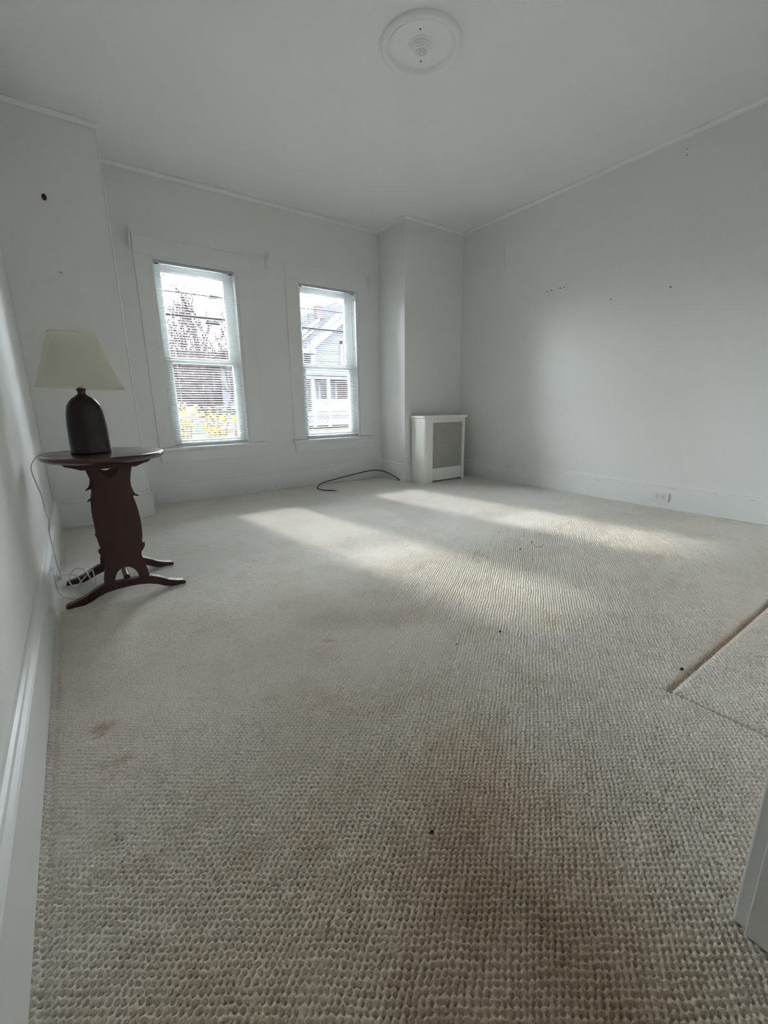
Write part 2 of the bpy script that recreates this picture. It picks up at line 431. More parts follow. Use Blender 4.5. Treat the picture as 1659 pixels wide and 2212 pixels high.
MB().box(CX0, CX1, -.02, .09, CZ0, CZ0 + .02).box(CX0, CX1, -.02, .09, CZ1 - .02, CZ1).box(CX0, CX0 + .02, -.02, .09, CZ0, CZ1).box(CX1 - .02, CX1, -.02, .09, CZ0, CZ1).build('window_frame', 'vinyl', w)
MB().box(CX0 + .02, CX1 - .02, .02, .025, CZ0 + .02, CZ1 - .02).build('pane', 'glass', w)
MB().box(CX0 - .04, CX1 + .04, .105, .112, CZ0 - .04, CZ1 + .04).build('curtain', 'fill_sheer', w)
# door frame
d = thing('door_1', (DX, .04, 0), kind='structure')
MB().box(DX - .022, DX + .03, -.045, YF, 0, 2.45).build('jamb', 'trim', d, bevel=.002)
MB().box(DX - .034, DX - .022, -.045, -.015, 0, 2.45).build('door_stop', 'trim', d, bevel=.002)
MB().box(DX - .010, DX + .13, YF, YF + .022, 0, 2.56).build('casing', 'trim', d, bevel=.004)
MB().box(L, DX + .13, YF, YF + .022, 2.42, 2.56).build('head_casing', 'trim', d, bevel=.004)
MB().box(DX - .03, DX + .15, -.066, -.03, 0, 2.56).build('hall_casing', 'trim', d, bevel=.004)
MB().box(L, DX - .022, -.045, YF, 2.42, 2.45).build('head_jamb', 'trim', d)

# baseboards: tall flat board with a small moulded cap
def bbprof(t=.024, h=.214, hc=.245):
    return [(0, 0), (t, 0), (t, h - .012), (t - .004, h - .006), (t - .004, h), (t - .001, h + .006), (t - .009, h + .016), (t - .012, h + .026), (t - .020, hc), (0, hc)]
def baseboard(name, p0, p1, n, **k):
    """p0,p1 floor points along the wall, n = inward normal"""
    p0 = Vector(p0); p1 = Vector(p1); n = Vector(n); pr = bbprof(**k)
    vs = [(p0.x + n.x*a, p0.y + n.y*a, z) for a, z in pr] + [(p1.x + n.x*a, p1.y + n.y*a, z) for a, z in pr]
    m_ = len(pr)
    fs = [tuple(range(m_)), tuple(range(2*m_-1, m_-1, -1))] + [(i, (i+1) % m_, m_+(i+1) % m_, m_+i) for i in range(m_)]
    return struct(MB().add(vs, fs).build(name, 'trim'))
bb_left = baseboard('baseboard_left', (L, -1.6), (L, YJ), (1, 0), t=.028)
baseboard('baseboard_back', (XL, YW), (XR, YW), (0, -1))
baseboard('baseboard_back_left', (L, YJ), (XL, YJ), (0, -1))
baseboard('baseboard_back_left_return', (XL, YJ - .024), (XL, YW), (1, 0))
baseboard('baseboard_back_right_return', (XR, YR - .024), (XR, YW), (-1, 0))
baseboard('baseboard_back_right', (XR, YR), (R, YR), (0, -1))
bb_right = baseboard('baseboard_right', (R, YF), (R, YR), (-1, 0))
baseboard('baseboard_front', (DX + .13, YF), (R, YF), (0, 1))
struct(MB().rings([[(XL - .003 + .007*math.cos(2*math.pi*k/12), YJ + .003 + .007*math.sin(2*math.pi*k/12), z) for k in range(12)] for z in (.24, H - .05)]).build('trim_8', 'trim', smooth=True), 'rounded corner bead at the left alcove corner')
M['chip'] = mat('bare_wood_chip', (0.50, 0.48, 0.43), 0.9)
MB().tube([(L + .0282, y, z) for y, z in ((2.60, .200), (2.66, .203), (2.74, .190), (2.77, .175), (2.84, .171), (2.87, .150), (2.93, .140))], .0011, 5, 2).build('paint_crack', 'chip', bb_left)
for y, z, ln in ((3.60, .199, .05), (3.36, .190, .05), (3.24, .188, .04), (2.93, .198, .12), (2.60, .199, .05), (2.36, .188, .10), (2.14, .190, .05), (1.92, .187, .02), (1.60, .198, .16), (1.30, .199, .09), (1.05, .190, .05)):
    MB().prism([(y, z), (y + ln*.4, z + .002), (y + ln, z + .0005), (y + ln*.6, z - .0022)], R - .0246, R - .0238, 'x').build('paint_chip', 'chip', bb_right)
# small cove at the ceiling
def cove(name, p0, p1, n, s=.036):
    p0 = Vector(p0); p1 = Vector(p1); n = Vector(n)
    pr = [(0, H), (s, H), (s, H - .006)]
    for k in range(1, 6):
        a = math.pi / 2 * k / 6
        pr.append((s - (s-.006) * math.sin(a), H - .006 - (s - .012) * (1 - math.cos(a))))
    pr += [(.006, H - s + .006), (.006, H - s), (0, H - s)]
    m_ = len(pr)
    vs = [(p0.x + n.x*a, p0.y + n.y*a, z) for a, z in pr] + [(p1.x + n.x*a, p1.y + n.y*a, z) for a, z in pr]
    fs = [tuple(range(m_)), tuple(range(2*m_-1, m_-1, -1))] + [(i, (i+1) % m_, m_+(i+1) % m_, m_+i) for i in range(m_)]
    return struct(MB().add(vs, fs).build(name, 'ceiling', smooth=True))
cove('trim_1', (XL, YW), (XR, YW), (0, -1)); cove('trim_2', (XR, YR), (R, YR), (0, -1))
cove('trim_3', (R, YF), (R, YR), (-1, 0)); cove('trim_4', (XR, YR - .0), (XR, YW), (-1, 0))
cove('trim_5', (L, YJ), (XL, YJ), (0, -1)); cove('trim_6', (XL, YJ - .0), (XL, YW), (1, 0)); cove('trim_7', (L, -.03), (L, YJ), (1, 0))

# ------------------------------------------------------------------ windows
CT = 2.619
def window(idx, x0, x1, c0, c1, lab):
    w = thing('window_%d' % idx, ((x0+x1)/2, YW, Z0), kind='structure', label=lab)
    y = YW
    t = .009
    MB().box(c0, x0 - .004, y - t, y, Z0 + .005, Z1 + .004).build('side_casing', 'trim', w, bevel=.003)
    MB().box(x1 + .004, c1, y - t, y, Z0 + .005, Z1 + .004).build('side_casing', 'trim', w, bevel=.003)
    MB().box(c0, c1, y - t - .002, y, Z1 + .004, CT).build('head_casing', 'trim', w, bevel=.003)
    MB().box(c0 - .025, c1 + .025, y - .055, y + .08, Z0 - .030, Z0 + .003).build('stool', 'trim', w, bevel=.008, seg=3)
    MB().box(c0 + .005, c1 - .005, y - .018, y, Z0 - .155, Z0 - .030).build('apron', 'trim', w, bevel=.003)
    # jamb liner
    b = MB()
    for xa, xb in ((x0, x0 + .022), (x1 - .022, x1)):
        b.box(xa, xb, y, y + .22, Z0, Z1 - .022)
    b.box(x0, x1, y, y + .22, Z1 - .022, Z1); b.box(x0, x1, y + .02, y + .24, Z0, Z0 + .02)
    for xa, xb in ((x0 + .022, x0 + .032), (x1 - .032, x1 - .022)):
        b.box(xa, xb, y + .085, y + .092, Z0, Z1); b.box(xa, xb, y + .132, y + .138, Z0, Z1); b.box(xa, xb, y + .180, y + .19, Z0, Z1)
    b.build('jamb', 'vinyl', w)
    def sash(name, ya, yb, za, zb, gx0, gx1, gz0, gz1):
        s_ = MB()
        sx0, sx1 = x0 + .028, x1 - .028
        s_.box(sx0, gx0, ya, yb, za, zb); s_.box(gx1, sx1, ya, yb, za, zb)
        s_.box(gx0, gx1, ya, yb, za, gz0); s_.box(gx0, gx1, ya, yb, gz1, zb)
        # glazing bead
        q = .008
        s_.box(gx0, gx0 + q, ya + .012, yb, gz0, gz1); s_.box(gx1 - q, gx1, ya + .012, yb, gz0, gz1)
        s_.box(gx0, gx1, ya + .012, yb, gz0, gz0 + q); s_.box(gx0, gx1, ya + .012, yb, gz1 - q, gz1)
        so = s_.build(name, 'vinyl', w, bevel=.0025)
        MB().box(gx0 - .005, gx1 + .005, (ya+yb)/2 + .002, (ya+yb)/2 + .006, gz0 - .005, gz1 + .005).build('pane', 'glass', so)
        return so
    sash('upper_sash', y + .138, y + .180, 1.49, Z1 - .02, x0 + .100, x1 - .100, 1.535, 2.372)
    lo = sash('lower_sash', y + .092, y + .132, Z0 + .018, 1.525, x0 + .100, x1 - .085, .662, 1.480)
    MB().box((x0+x1)/2 - .03, (x0+x1)/2 + .03, y + .100, y + .128, 1.525, 1.540).build('sash_lock', 'vinyl', lo, bevel=.003)
    MB().box(x0 + .0, x1, y + .20, y + .235, Z0 - .0, Z0 + .03).box(x0, x1, y + .205, y + .235, Z1 - .04, Z1).box(x0, x0 + .035, y + .205, y + .235, Z0, Z1).box(x1 - .035, x1, y + .205, y + .235, Z0, Z1).build('storm_frame', 'vinyl', w)
    return w
window(1, *OP[0], .711, 1.8515, 'double hung window nearer the lamp with bare tree outside')
window(2, *OP[1], 2.2535, 3.401, 'double hung window nearer the radiator cover with grey house outside')

def blind(x0, x1, lab, cords, seed):
    rnd = random.Random(seed)
    t = thing('venetian_blind', ((x0+x1)/2, YW + .04, Z1 - .02), label=lab, cat='blind', group='venetian blinds in the windows')
    yc = YW + .045; a, c = x0 + .006, x1 - .006
    MB().box(a, c, yc - .022, yc + .020, Z1 - .046, Z1 - .004).build('headrail', 'rail', t, bevel=.003)
    s_ = MB(); n = 70; zt, zb = Z1 - .07, Z0 + .048
    w = .0150
    for i in range(n):
        z = zt + (zb - zt) * i / (n - 1); tilt = .22 + rnd.uniform(-.02, .02)
        z += rnd.uniform(-.0006, .0006)
        pts = []
        for k in range(5):
            u = -1 + k * .5
            pts.append((yc + u*w, z + (1-u*u)*.0022 + u*w*tilt))
        poly = pts + [(p[0], p[1] - .0007) for p in reversed(pts)]
        s_.prism(poly, a + .004, c - .004, 'x')
    s_.build('slats', 'blind', t)
    MB().box(a + .003, c - .003, yc - .016, yc + .016, Z0 + .012, Z0 + .030).build('bottom_rail', 'rail', t, bevel=.004)
    for x in (x0 + .14, x1 - .17):
        MB().tube([(x, yc - .0165, Z1 - .046), (x, yc - .0165, Z0 + .03)], .0011, 5, 0).tube([(x, yc + .0165, Z1 - .046), (x, yc + .0165, Z0 + .03)], .0011, 5, 0).build('ladder_cord', 'cordw', t)
    for x, zb_ in cords:
        MB().tube([(x, yc - .026, Z1 - .05), (x + .003, yc - .03, (Z1+zb_)/2), (x, yc - .026, zb_)], .0016, 6).build('pull_cord', 'cordw', t)
    for x in (x0 + .055, x1 - .06):
        MB().box(x - .016, x + .016, yc - .024, yc - .020, Z1 - .058, Z1 - .050).build('clip', 'dark', t)
    return t
blind(*OP[0], 'white venetian blind with slats open in the window beside the lamp', [(.98 + .045, 1.9), (1.55, 2.1)], 1)
bl2 = blind(*OP[1], 'white venetian blind with slats open in the window beside the radiator cover', [(2.56, 1.95)], 2)
MB().tube([(2.535, YW + .012, Z1 - .055), (2.54, YW + .010, 1.60)], .0035, 6, 0).build('tilt_wand', 'vinyl', bl2)

# ------------------------------------------------------------------ curtain-rod brackets
def bracket(x, side, lab):
    t = thing('curtain_rod_bracket', (x, YW, 2.56), label=lab, cat='bracket', group='white curtain rod brackets on the window wall')
    yb = YW - (.022 if abs(x - 2.04) > .1 else 0)
    MB().box(x - .014, x + .014, yb - .006, yb, 2.485, 2.64).build('back_plate', 'trim', t, bevel=.003)
    prof = [(yb - .005, 2.635), (yb - .105, 2.650), (yb - .110, 2.630), (yb - .085, 2.585), (yb - .045, 2.540), (yb - .005, 2.500)]
    MB().prism(prof, x - .006, x + .006, 'x').build('arm', 'trim', t, bevel=.002)
    for z in (2.617, 2.598): MB().box(x + .007, x + .012, yb - .009, yb - .006, z - .003, z + .003).build('screw', 'dark', t)
    return t
bracket(.689, 1, 'white curtain rod bracket at upper left corner of the lamp-side window casing')
bracket(2.04, 1, 'white curtain rod bracket on bare wall between the two windows')
bracket(3.41, 1, 'white curtain rod bracket at upper right corner of the radiator-side window casing')

# ------------------------------------------------------------------ ceiling medallion
t = thing('ceiling_medallion', (2.1247, 2.5354, H), 'round white plaster ceiling medallion with small rosette hub', 'ceiling medallion')
Zc = H
prof = [(.2536, Zc), (.2536, Zc - .010), (.249, Zc - .018), (.238, Zc - .024), (.222, Zc - .024), (.213, Zc - .019), (.207, Zc - .012), (.205, Zc - .016), (.199, Zc - .018), (.195, Zc - .014), (.190, Zc - .006), (.184, Zc - .004), (.02, Zc - .004)]
MB().lathe([(r, z) for r, z in prof], 2.1247, 2.5354, 96).build('disc', 'ceiling', t, smooth=True)
prof = [(.085, Zc - .003), (.078, Zc - .007), (.066, Zc - .012), (.064, Zc - .018), (.057, Zc - .021), (.055, Zc - .027), (.048, Zc - .030), (.045, Zc - .036), (.038, Zc - .038), (.034, Zc - .032), (.010, Zc - .034)]
MB().lathe(prof, 2.1247, 2.5354, 48).build('stepped_hub', 'ceiling', t, smooth=True)
b = MB()
for k in range(8):
    a = math.pi / 4 * k
    cx, cy = 2.1247 + .022 * math.cos(a), 2.5354 + .022 * math.sin(a)
    b.lathe([(.001, Zc - .030), (.007, Zc - .034), (.008, Zc - .038), (.005, Zc - .042), (.001, Zc - .043)], cx, cy, 10)
b.lathe([(.001, Zc - .03), (.009, Zc - .036), (.010, Zc - .041), (.006, Zc - .046), (.001, Zc - .047)], 2.1247, 2.5354, 14)
b.build('rosette', 'ceiling', t, smooth=True)
for dx, dy in ((.09, .065), (-.09, -.06)):
    MB().lathe([(.001, Zc - .004), (.005, Zc - .0045), (.005, Zc - .0065), (.001, Zc - .007)], 2.1247 + dx*.9, 2.5354 + dy*1.5, 8).build('screw', 'dark', t)

# ------------------------------------------------------------------ radiator cover
t = thing('radiator_cover', (4.03, 4.38, 0), 'cream metal radiator cover with perforated front in the right corner', 'radiator cover')
x0, x1, y0, y1, zt = 3.668, 4.382, 4.232, 4.525, .840
rc = .045
arc = [(x0 + rc - rc*math.cos(a), y0 + rc - rc*math.sin(a)) for a in [math.pi/2*k/8 for k in range(9)]]
th = .010
gx0, gx1 = 3.790, 4.325
# body: left side + rounded corner + front stile as one sheet, right side, top rail
outer = [(x0, y1)] + arc + [(gx0, y0)]
inner = [(gx0, y0 + th)] + [(x0 + rc - (rc-th)*math.cos(a), y0 + rc - (rc-th)*math.sin(a)) for a in [math.pi/2*k/8 for k in range(8, -1, -1)]] + [(x0 + th, y1)]
b = MB().prism(outer + inner, 0, zt, 'z')
b.prism([(gx1, y0), (x1 - .012, y0), (x1, y0 + .012), (x1, y1), (x1 - th, y1), (x1 - th, y0 + th), (gx1, y0 + th)], 0, zt, 'z')
b.box(gx0, gx1, y0, y0 + th, zt - .012, zt)
b.build('body', 'enamel', t, smooth=True)
b = MB()
xo0, xo1, yo0 = x0 - .022, x1 + .020, y0 - .016
ro = .05
arc2 = [(xo0 + ro - ro*math.cos(a), yo0 + ro - ro*math.sin(a)) for a in [math.pi/2*k/8 for k in range(9)]]
b.prism([(xo0, y1)] + arc2 + [(xo1, yo0), (xo1, y1)], zt, zt + .028, 'z')
b.build('top', 'enamel', t, bevel=.005, seg=3)
# front door: top strip, lattice grille, bottom panel
gz0, gz1 = .184, .780
MB().box(gx0 + .002, gx1 - .002, y0 + .004, y0 + .012, gz1, zt - .014).build('grille_header', 'enamel', t, bevel=.001)
MB().box(gx0 + .002, gx1 - .002, y0 + .002, y0 + .012, .022, gz0).build('lower_panel', 'enamel', t, bevel=.002)
b = MB()
nx = 24; px = (gx1 - gx0 - .004) / nx; nz = int((gz1 - gz0) / px); pz = (gz1 - gz0) / nz
wv = .0011
ya, yb = y0 + .006, y0 + .0085
def strip(p, q):
    d = Vector((q[0]-p[0], q[1]-p[1])); nrm = Vector((-d.y, d.x)).normalized() * wv
    b.prism([(p[0]-nrm.x, p[1]-nrm.y), (q[0]-nrm.x, q[1]-nrm.y), (q[0]+nrm.x, q[1]+nrm.y), (p[0]+nrm.x, p[1]+nrm.y)], ya, yb, 'y')
X0 = gx0 + .002; X1 = X0 + nx*px
for k in range(-nz, nx):
    # rising diagonals
    i0 = max(k, 0); j0 = max(-k, 0); ln = min(nx - i0, nz - j0)
    if ln > 0: strip((X0 + i0*px, gz0 + j0*pz), (X0 + (i0+ln)*px, gz0 + (j0+ln)*pz))
    if ln > 0: strip((X1 - i0*px, gz0 + j0*pz), (X1 - (i0+ln)*px, gz0 + (j0+ln)*pz))
for i in range(nx + 1):
    for j in range(nz + 1):
        for (ox, oz) in ((0, 0), (.5, .5)):
            cx, cz = X0 + (i+ox)*px, gz0 + (j+oz)*pz
            if cx > X1 or cz > gz1: continue
            r = .0047
            b.prism([(cx + r*math.cos(a), cz + r*math.sin(a)) for a in [math.pi/4*k for k in range(8)]], ya - .001, yb, 'y')
b.build('grille', 'enamel', t)
MB().box(gx0 - .01, gx1 + .01, y0 + .016, y0 + .020, gz0 - .02, gz1 + .02).build('grille_shade_sheet', 'dark', t)  # dark sheet standing in for the shade inside the cover
# the radiator inside
t2 = thing('radiator', (4.03, 4.42, 0), 'dark old column radiator hidden behind the perforated cover grille', 'radiator')
for k in range(9):
    x = 3.80 + k * .058
    MB().box(x, x + .04, 4.33, 4.50, .0, .72).build('column', 'dark', t2, bevel=.015)

# ------------------------------------------------------------------ outlets and cover plates
def outlet(t, org, ax, nrm, w=.150, h=.085):
    """horizontal duplex plate; org centre, ax = horizontal unit, nrm = out of wall"""
    O = Vector(org); A = Vector(ax); Nn = Vector(nrm); Zv = Vector((0, 0, 1))
    def blk(u0, u1, v0, v1, d0, d1):
        vs = [O + A*u + Zv*v + Nn*d_ for d_ in (d0, d1) for (u, v) in ((u0, v0), (u1, v0), (u1, v1), (u0, v1))]
        return vs, [(0,3,2,1),(4,5,6,7),(0,1,5,4),(1,2,6,5),(2,3,7,6),(3,0,4,7)]
    MB().add(*blk(-w/2, w/2, -h/2, h/2, 0, .008)).build('cover_plate', 'plastic', t, bevel=.003)
    for u in (-.026, .026):
        n = 20; r = .021
        ring = lambda d_, rr: [O + A*(u + max(-.0165, min(.0165, rr*math.cos(2*math.pi*k/n)))*1.0) + Zv*(rr*math.sin(2*math.pi*k/n)) + Nn*d_ for k in range(n)]
        MB().rings([ring(.0082, r + .0018), ring(.0085, r + .0018)]).build('receptacle_gap', 'dark', t)
        rc_ = MB().rings([ring(.006, r), ring(.0105, r)]).build('receptacle', 'plastic', t)
        s_ = MB()
        s_.add(*blk(u - .004, u + .006, .006, .0095, .0100, .0110)); s_.add(*blk(u - .004, u + .006, -.0095, -.006, .0100, .0110))
        s_.add(*blk(u - .0145, u - .009, -.003, .003, .0100, .0110))
        s_.build('slots', 'dark', rc_)
    MB().add(*blk(-.003, .003, -.003, .003, .008, .0095)).build('screw', 'metal', t)
t = thing('wall_outlet', (R - .026, 1.772, .110), 'white horizontal duplex outlet on the right wall baseboard', 'outlet')
outlet(t, (R - .024, 1.772, .110), (0, -1, 0), (-1, 0, 0))
t = thing('wall_outlet', (L + .03, 2.95, .075), 'white outlet on left baseboard under the table with lamp cord plugged in', 'outlet')
outlet(t, (L + .028, 2.95, .075), (0, 1, 0), (1, 0, 0))
t = thing('blank_cover_plate', (2.03, YW - .025, .08), 'blank painted cover plate on baseboard between the windows', 'cover plate')
MB().box(1.945, 2.12, YW - .030, YW - .024, .035, .125).build('plate', 'trim', t, bevel=.002)
for x in (1.96, 2.033, 2.103): MB().box(x - .003, x + .003, YW - .032, YW - .030, .043, .050).build('screw', 'dark', t)

# ------------------------------------------------------------------ wall hook and nail holes
t = thing('wall_plug', (.081, YJ, 2.591), 'dark brown plug sticking out high on the left alcove wall', 'wall plug')
def yl(prof, x, z, y, sx=1, sz=1, n=16):  # lathe around -y axis
    return [[(x + r*sx*math.cos(2*math.pi*i/n), y - d_, z + r*sz*math.sin(2*math.pi*i/n)) for i in range(n)] for r, d_ in prof]
M['rust'] = mat('dark_rust', (.035, .017, .012), .7)
MB().rings(yl([(.020, 0), (.020, .008), (.017, .014), (.008, .016)], .081, 2.591, YJ, .8, 1.1)).build('collar', 'rust', t, smooth=True)
MB().rings(yl([(.007, .010), (.006, .035), (.004, .042)], .083, 2.586, YJ, 1, 1, 10)).build('stub', 'rust', t, smooth=True)
t = MB().box(.085, .098, YJ - .0015, YJ, 2.071, 2.074).box(.102, .108, YJ - .003, YJ, 2.064, 2.073).build('wall_nail', 'hole', origin=(.1, YJ, 2.07))
tag(t, 'small bent nail in the left alcove wall above the lamp shade', 'nail')
holes = [((3.22, 2.225), 'leftmost of the four dark screw anchors in a row on right wall'), ((3.167, 2.225), 'second from left of the four dark screw anchors in a row on right wall'),
         ((3.064, 2.229), 'third from left of the four dark screw anchors in a row on right wall'), ((3.011, 2.226), 'rightmost of the four dark screw anchors in a row on right wall'),
         ((2.48, 2.005), 'single small dark screw anchor lower on middle of right wall'), ((1.944, 2.007), 'single dark screw anchor on right wall near the right edge of the photo'),
         ((1.957, 3.074), 'upper of two tiny nail heads high on the right wall under the ceiling'), ((1.955, 3.028), 'lower of two tiny nail heads high on the right wall under the ceiling')]
for (y, z), lab in holes:
    r = .0062 if z < 3 else .004
    n = 10
    o = MB().rings([[(R - d_, y + rr*math.cos(2*math.pi*i/n), z + rr*math.sin(2*math.pi*i/n)) for i in range(n)] for rr, d_ in ((r, 0), (r, .002), (r*.5, .003))]).build('wall_anchor', 'hole', origin=(R, y, z))
    tag(o, lab, 'wall anchor', 'dark screw anchors in the right wall')

# ------------------------------------------------------------------ coax cable
t = thing('coaxial_cable', (2.9, 4.9, 0), 'black coaxial cable looping over the carpet below the right window', 'cable')
pts = [(2.484, 4.535, .010), (2.43, 4.59, .008), (2.385, 4.66, .008), (2.367, 4.76, .010), (2.385, 4.82, .020), (2.46, 4.85, .055), (2.60, 4.90, .068), (2.80, 4.93, .085), (3.02, 4.97, .10),
       (3.28, 4.99, .122), (3.42, 4.97, .116), (3.49, 4.90, .100), (3.525, 4.79, .066), (3.538, 4.70, .040), (3.541, 4.618, .008)]
MB().tube(pts, .0062, 8, 6).build('sheath', 'black', t, smooth=True)
MB().tube([(2.484, 4.535, .010), (2.500, 4.522, .010)], .0085, 8, 0).tube([(2.500, 4.522, .010), (2.515, 4.510, .010)], .0062, 8, 0).build('connector', 'metal', t, smooth=True)

# ------------------------------------------------------------------ side table
TC = (.118, 2.82)
t = thing('side_table', (*TC, 0), 'dark mahogany oval trestle side table with scalloped panel legs', 'table')
prof = [(.02, .740), (.90, .740), (.945, .743), (.975, .749), (.994, .757), (1.0, .763), (.995, .769), (.980, .7735), (.955, .775), (.02, .775)]
MB().lathe(prof, TC[0], TC[1], 96, .29, .348).build('tabletop', 'woodtop', t, smooth=True)
half = [(.104, .712), (.098, .690), (.091, .660), (.0865, .632), (.087, .605), (.092, .580), (.100, .562), (.113, .552), (.1185, .5465), (.106, .5465), (.090, .552), (.0885, .543),
        (.096, .510), (.102, .465), (.1055, .42), (.1065, .386), (.105, .345), (.101, .310), (.096, .285), (.100, .286), (.1075, .280), (.1095, .288), (.1085, .268), (.098, .248), (.088, .236), (.085, .222), (.088, .195), (.097, .160), (.105, .125), (.108, .092)]
arch = []
for k in range(13):
    a = math.pi * k / 12
    arch.append((.057 * math.cos(a), .090 + .074 * math.sin(a)))
notch = []
for k in range(11):
    a = math.pi * k / 10
    notch.append((-.055 * math.cos(a), .738 - .084 * math.sin(a)))
def panel(yc):
    c = TC[0]
    right = [(c + x, z) for x, z in half]
    left = [(c - x, z) for x, z in reversed(half)]
    poly = [(c + .104, .738)] + right + [(c + x, z) for x, z in arch] + left + [(c - .104, .738)] + [(c + x, z) for x, z in notch]
    return MB().prism(poly, yc - .010, yc + .010, 'y')
def beam(yc):
    c = TC[0]
    h = [(0, .092), (.10, .090), (.118, .088), (.16, .068), (.20, .044), (.245, .028), (.275, .022), (.288, .016), (.288, .000), (.21, .000), (.175, .012), (.14, .030), (.10, .044), (.05, .051), (0, .053)]
    nT = 8
    top = [(c + x, z) for x, z in h]
    left = [(c - x, z) for x, z in reversed(h[1:-1])]
    return MB().prism(top + left, yc - .021, yc + .021, 'y')
for yc in (2.62 + .012, 3.02 - .012):
    p_ = panel(yc).build('leg_panel', 'wood', t, bevel=.0015)
    beam(yc).build('foot_beam', 'wood', t, bevel=.003)
    c = TC[0]
    MB().prism([(c - .195, .741), (c + .195, .741), (c + .182, .730), (c + .155, .722), (c + .12, .708), (c - .12, .708), (c - .155, .722), (c - .182, .730)], yc - .034, yc - .010, 'y').build('top_cleat', 'wood', t, bevel=.002)
MB().tube([(TC[0], 2.64, .100), (TC[0], 3.0, .100)], .016, 12, 0).build('stretcher', 'wood', t, smooth=True)

# ------------------------------------------------------------------ table lamp
LX, LY = .061, 2.80
t = thing('table_lamp', (LX, LY, .775), 'brown glazed jug table lamp with cream shade on the side table', 'lamp')
prof0 = [(.088, .7755), (.0945, .779), (.0945, .786), (.092, .80), (.0925, .83), (.0915, .86), (.0905, .90), (.0885, .94), (.086, .97), (.0815, 1.0), (.074, 1.025), (.062, 1.045), (.047, 1.060), (.031, 1.071), (.0195, 1.079), (.0165, 1.086), (.0185, 1.096), (.0215, 1.104), (.0205, 1.109), (.012, 1.110)]
# fine throwing ridges
prof = []
for i in range(len(prof0) - 1):
    (r0, z0_), (r1, z1_) = prof0[i], prof0[i+1]
    n = max(1, int((z1_ - z0_) / .0028))
    for k in range(n):
        u = k / n; z = z0_ + (z1_-z0_)*u
        amp = .00022 if .80 < z < 1.05 else 0
        prof.append((r0 + (r1-r0)*u + amp*math.sin(z*2*math.pi/.0115), z))
prof.append(prof0[-1])
MB().lathe(prof, LX, LY, 64, 1.0, .80).build('base', 'lamp', t, smooth=True)
MB().lathe([(.012, 1.108), (.012, 1.118), (.017, 1.122), (.017, 1.165), (.010, 1.17)], LX, LY, 20).build('socket', 'brass', t, smooth=True)
MB().lathe([(.010, 1.17), (.016, 1.19), (.030, 1.225), (.033, 1.25), (.027, 1.275), (.01, 1.288)], LX, LY, 20).build('bulb', 'plastic', t, smooth=True)
MB().tube([(LX, LY - .018, 1.12), (LX, LY - .06, 1.17), (LX, LY - .066, 1.25), (LX, LY - .03, 1.345), (LX, LY, 1.365), (LX, LY + .03, 1.345), (LX, LY + .066, 1.25), (LX, LY + .06, 1.17), (LX, LY + .018, 1.12)], .0022, 6).build('harp', 'brass', t, smooth=True)
# shade: oval truncated cone, thin shell with rolled hems
def oval(z, hx, hy, n=72, cx=LX + .004, off=0.0):
    out = []
    for i in range(n):
        a = 2*math.pi*i/n; ca, sa = math.cos(a), math.sin(a)
        e = .86
        x = cx + off + math.copysign(abs(ca)**e, ca) * hx; y = LY + math.copysign(abs(sa)**e, sa) * hy
        out.append((x, y, z - (x - cx) * .030))
    return out
nr = 8
shell = []
for k in range(nr + 1):
    u = k / nr; shell.append(oval(1.114 + .264*u, .1905 + (.099 - .1905)*u - .003*math.sin(math.pi*u), .135 + (.078 - .135)*u))
for k in range(nr, -1, -1):
    u = k / nr; shell.append(oval(1.114 + .264*u, .1885 + (.097 - .1885)*u - .003*math.sin(math.pi*u), .133 + (.076 - .133)*u))
sh = MB().rings(shell + [shell[0]], cap=False).build('lamp_shade', 'shade', t, smooth=True)
b = MB()
ob, ot = oval(1.114, .1912, .1357), oval(1.378, .0997, .0787)
for ring_ in (ob, ot): MB().tube(ring_ + [ring_[0]], .0026, 6, 0).build('hem', 'shade', sh, smooth=True)
for i in (0, 36): MB().tube([ob[i], ot[i]], .0022, 6, 0).build('seam', 'shade', sh, smooth=True)
MB().tube([(LX - .095, LY, 1.372), (LX, LY, 1.368), (LX + .1, LY, 1.364)], .002, 6, 0).tube([(LX, LY - .075, 1.368), (LX, LY + .075, 1.368)], .002, 6, 0).build('spider', 'brass', sh)
# cord: over the table edge, down to the outlet, slack looped on the carpet
cp = [(-.022, 2.84, .790), (-.060, 2.85, .790), (-.105, 2.85, .787), (-.140, 2.85, .785), (-.178, 2.85, .768), (-.205, 2.85, .730), (-.210, 2.85, .693), (-.200, 2.85, .622), (-.190, 2.85, .56), (-.189, 2.85, .483), (-.182, 2.85, .43), (-.190, 2.85, .368),
      (-.189, 2.85, .282), (-.186, 2.86, .188), (-.182, 2.87, .125), (-.176, 2.92, .095), (-.150, 2.96, .080), (-.115, 2.95, .062), (-.098, 2.92, .03), (-.10, 2.885, .010), (-.13, 2.90, .009), (-.11, 2.95, .012), (-.06, 2.99, .05),
      (-.035, 2.93, .085), (-.03, 2.86, .04), (-.03, 2.80, .010), (-.06, 2.745, .010), (-.095, 2.765, .010), (-.105, 2.83, .014), (-.14, 2.93, .012), (-.155, 3.0, .03), (-.12, 3.02, .085), (-.07, 2.97, .078), (-.045, 2.86, .03), (-.04, 2.76, .010), (-.09, 2.71, .009),
      (-.155, 2.742, .009), (-.188, 2.808, .010), (-.205, 2.87, .016), (-.208, 2.925, .045), (-.200, 2.935, .075)]
MB().tube(cp, .0034, 7, 6).build('cord', 'cordw', t, smooth=True)
MB().box(-.212, -.180, 2.922, 2.952, .062, .090).build('plug', 'cordw', t, bevel=.004)

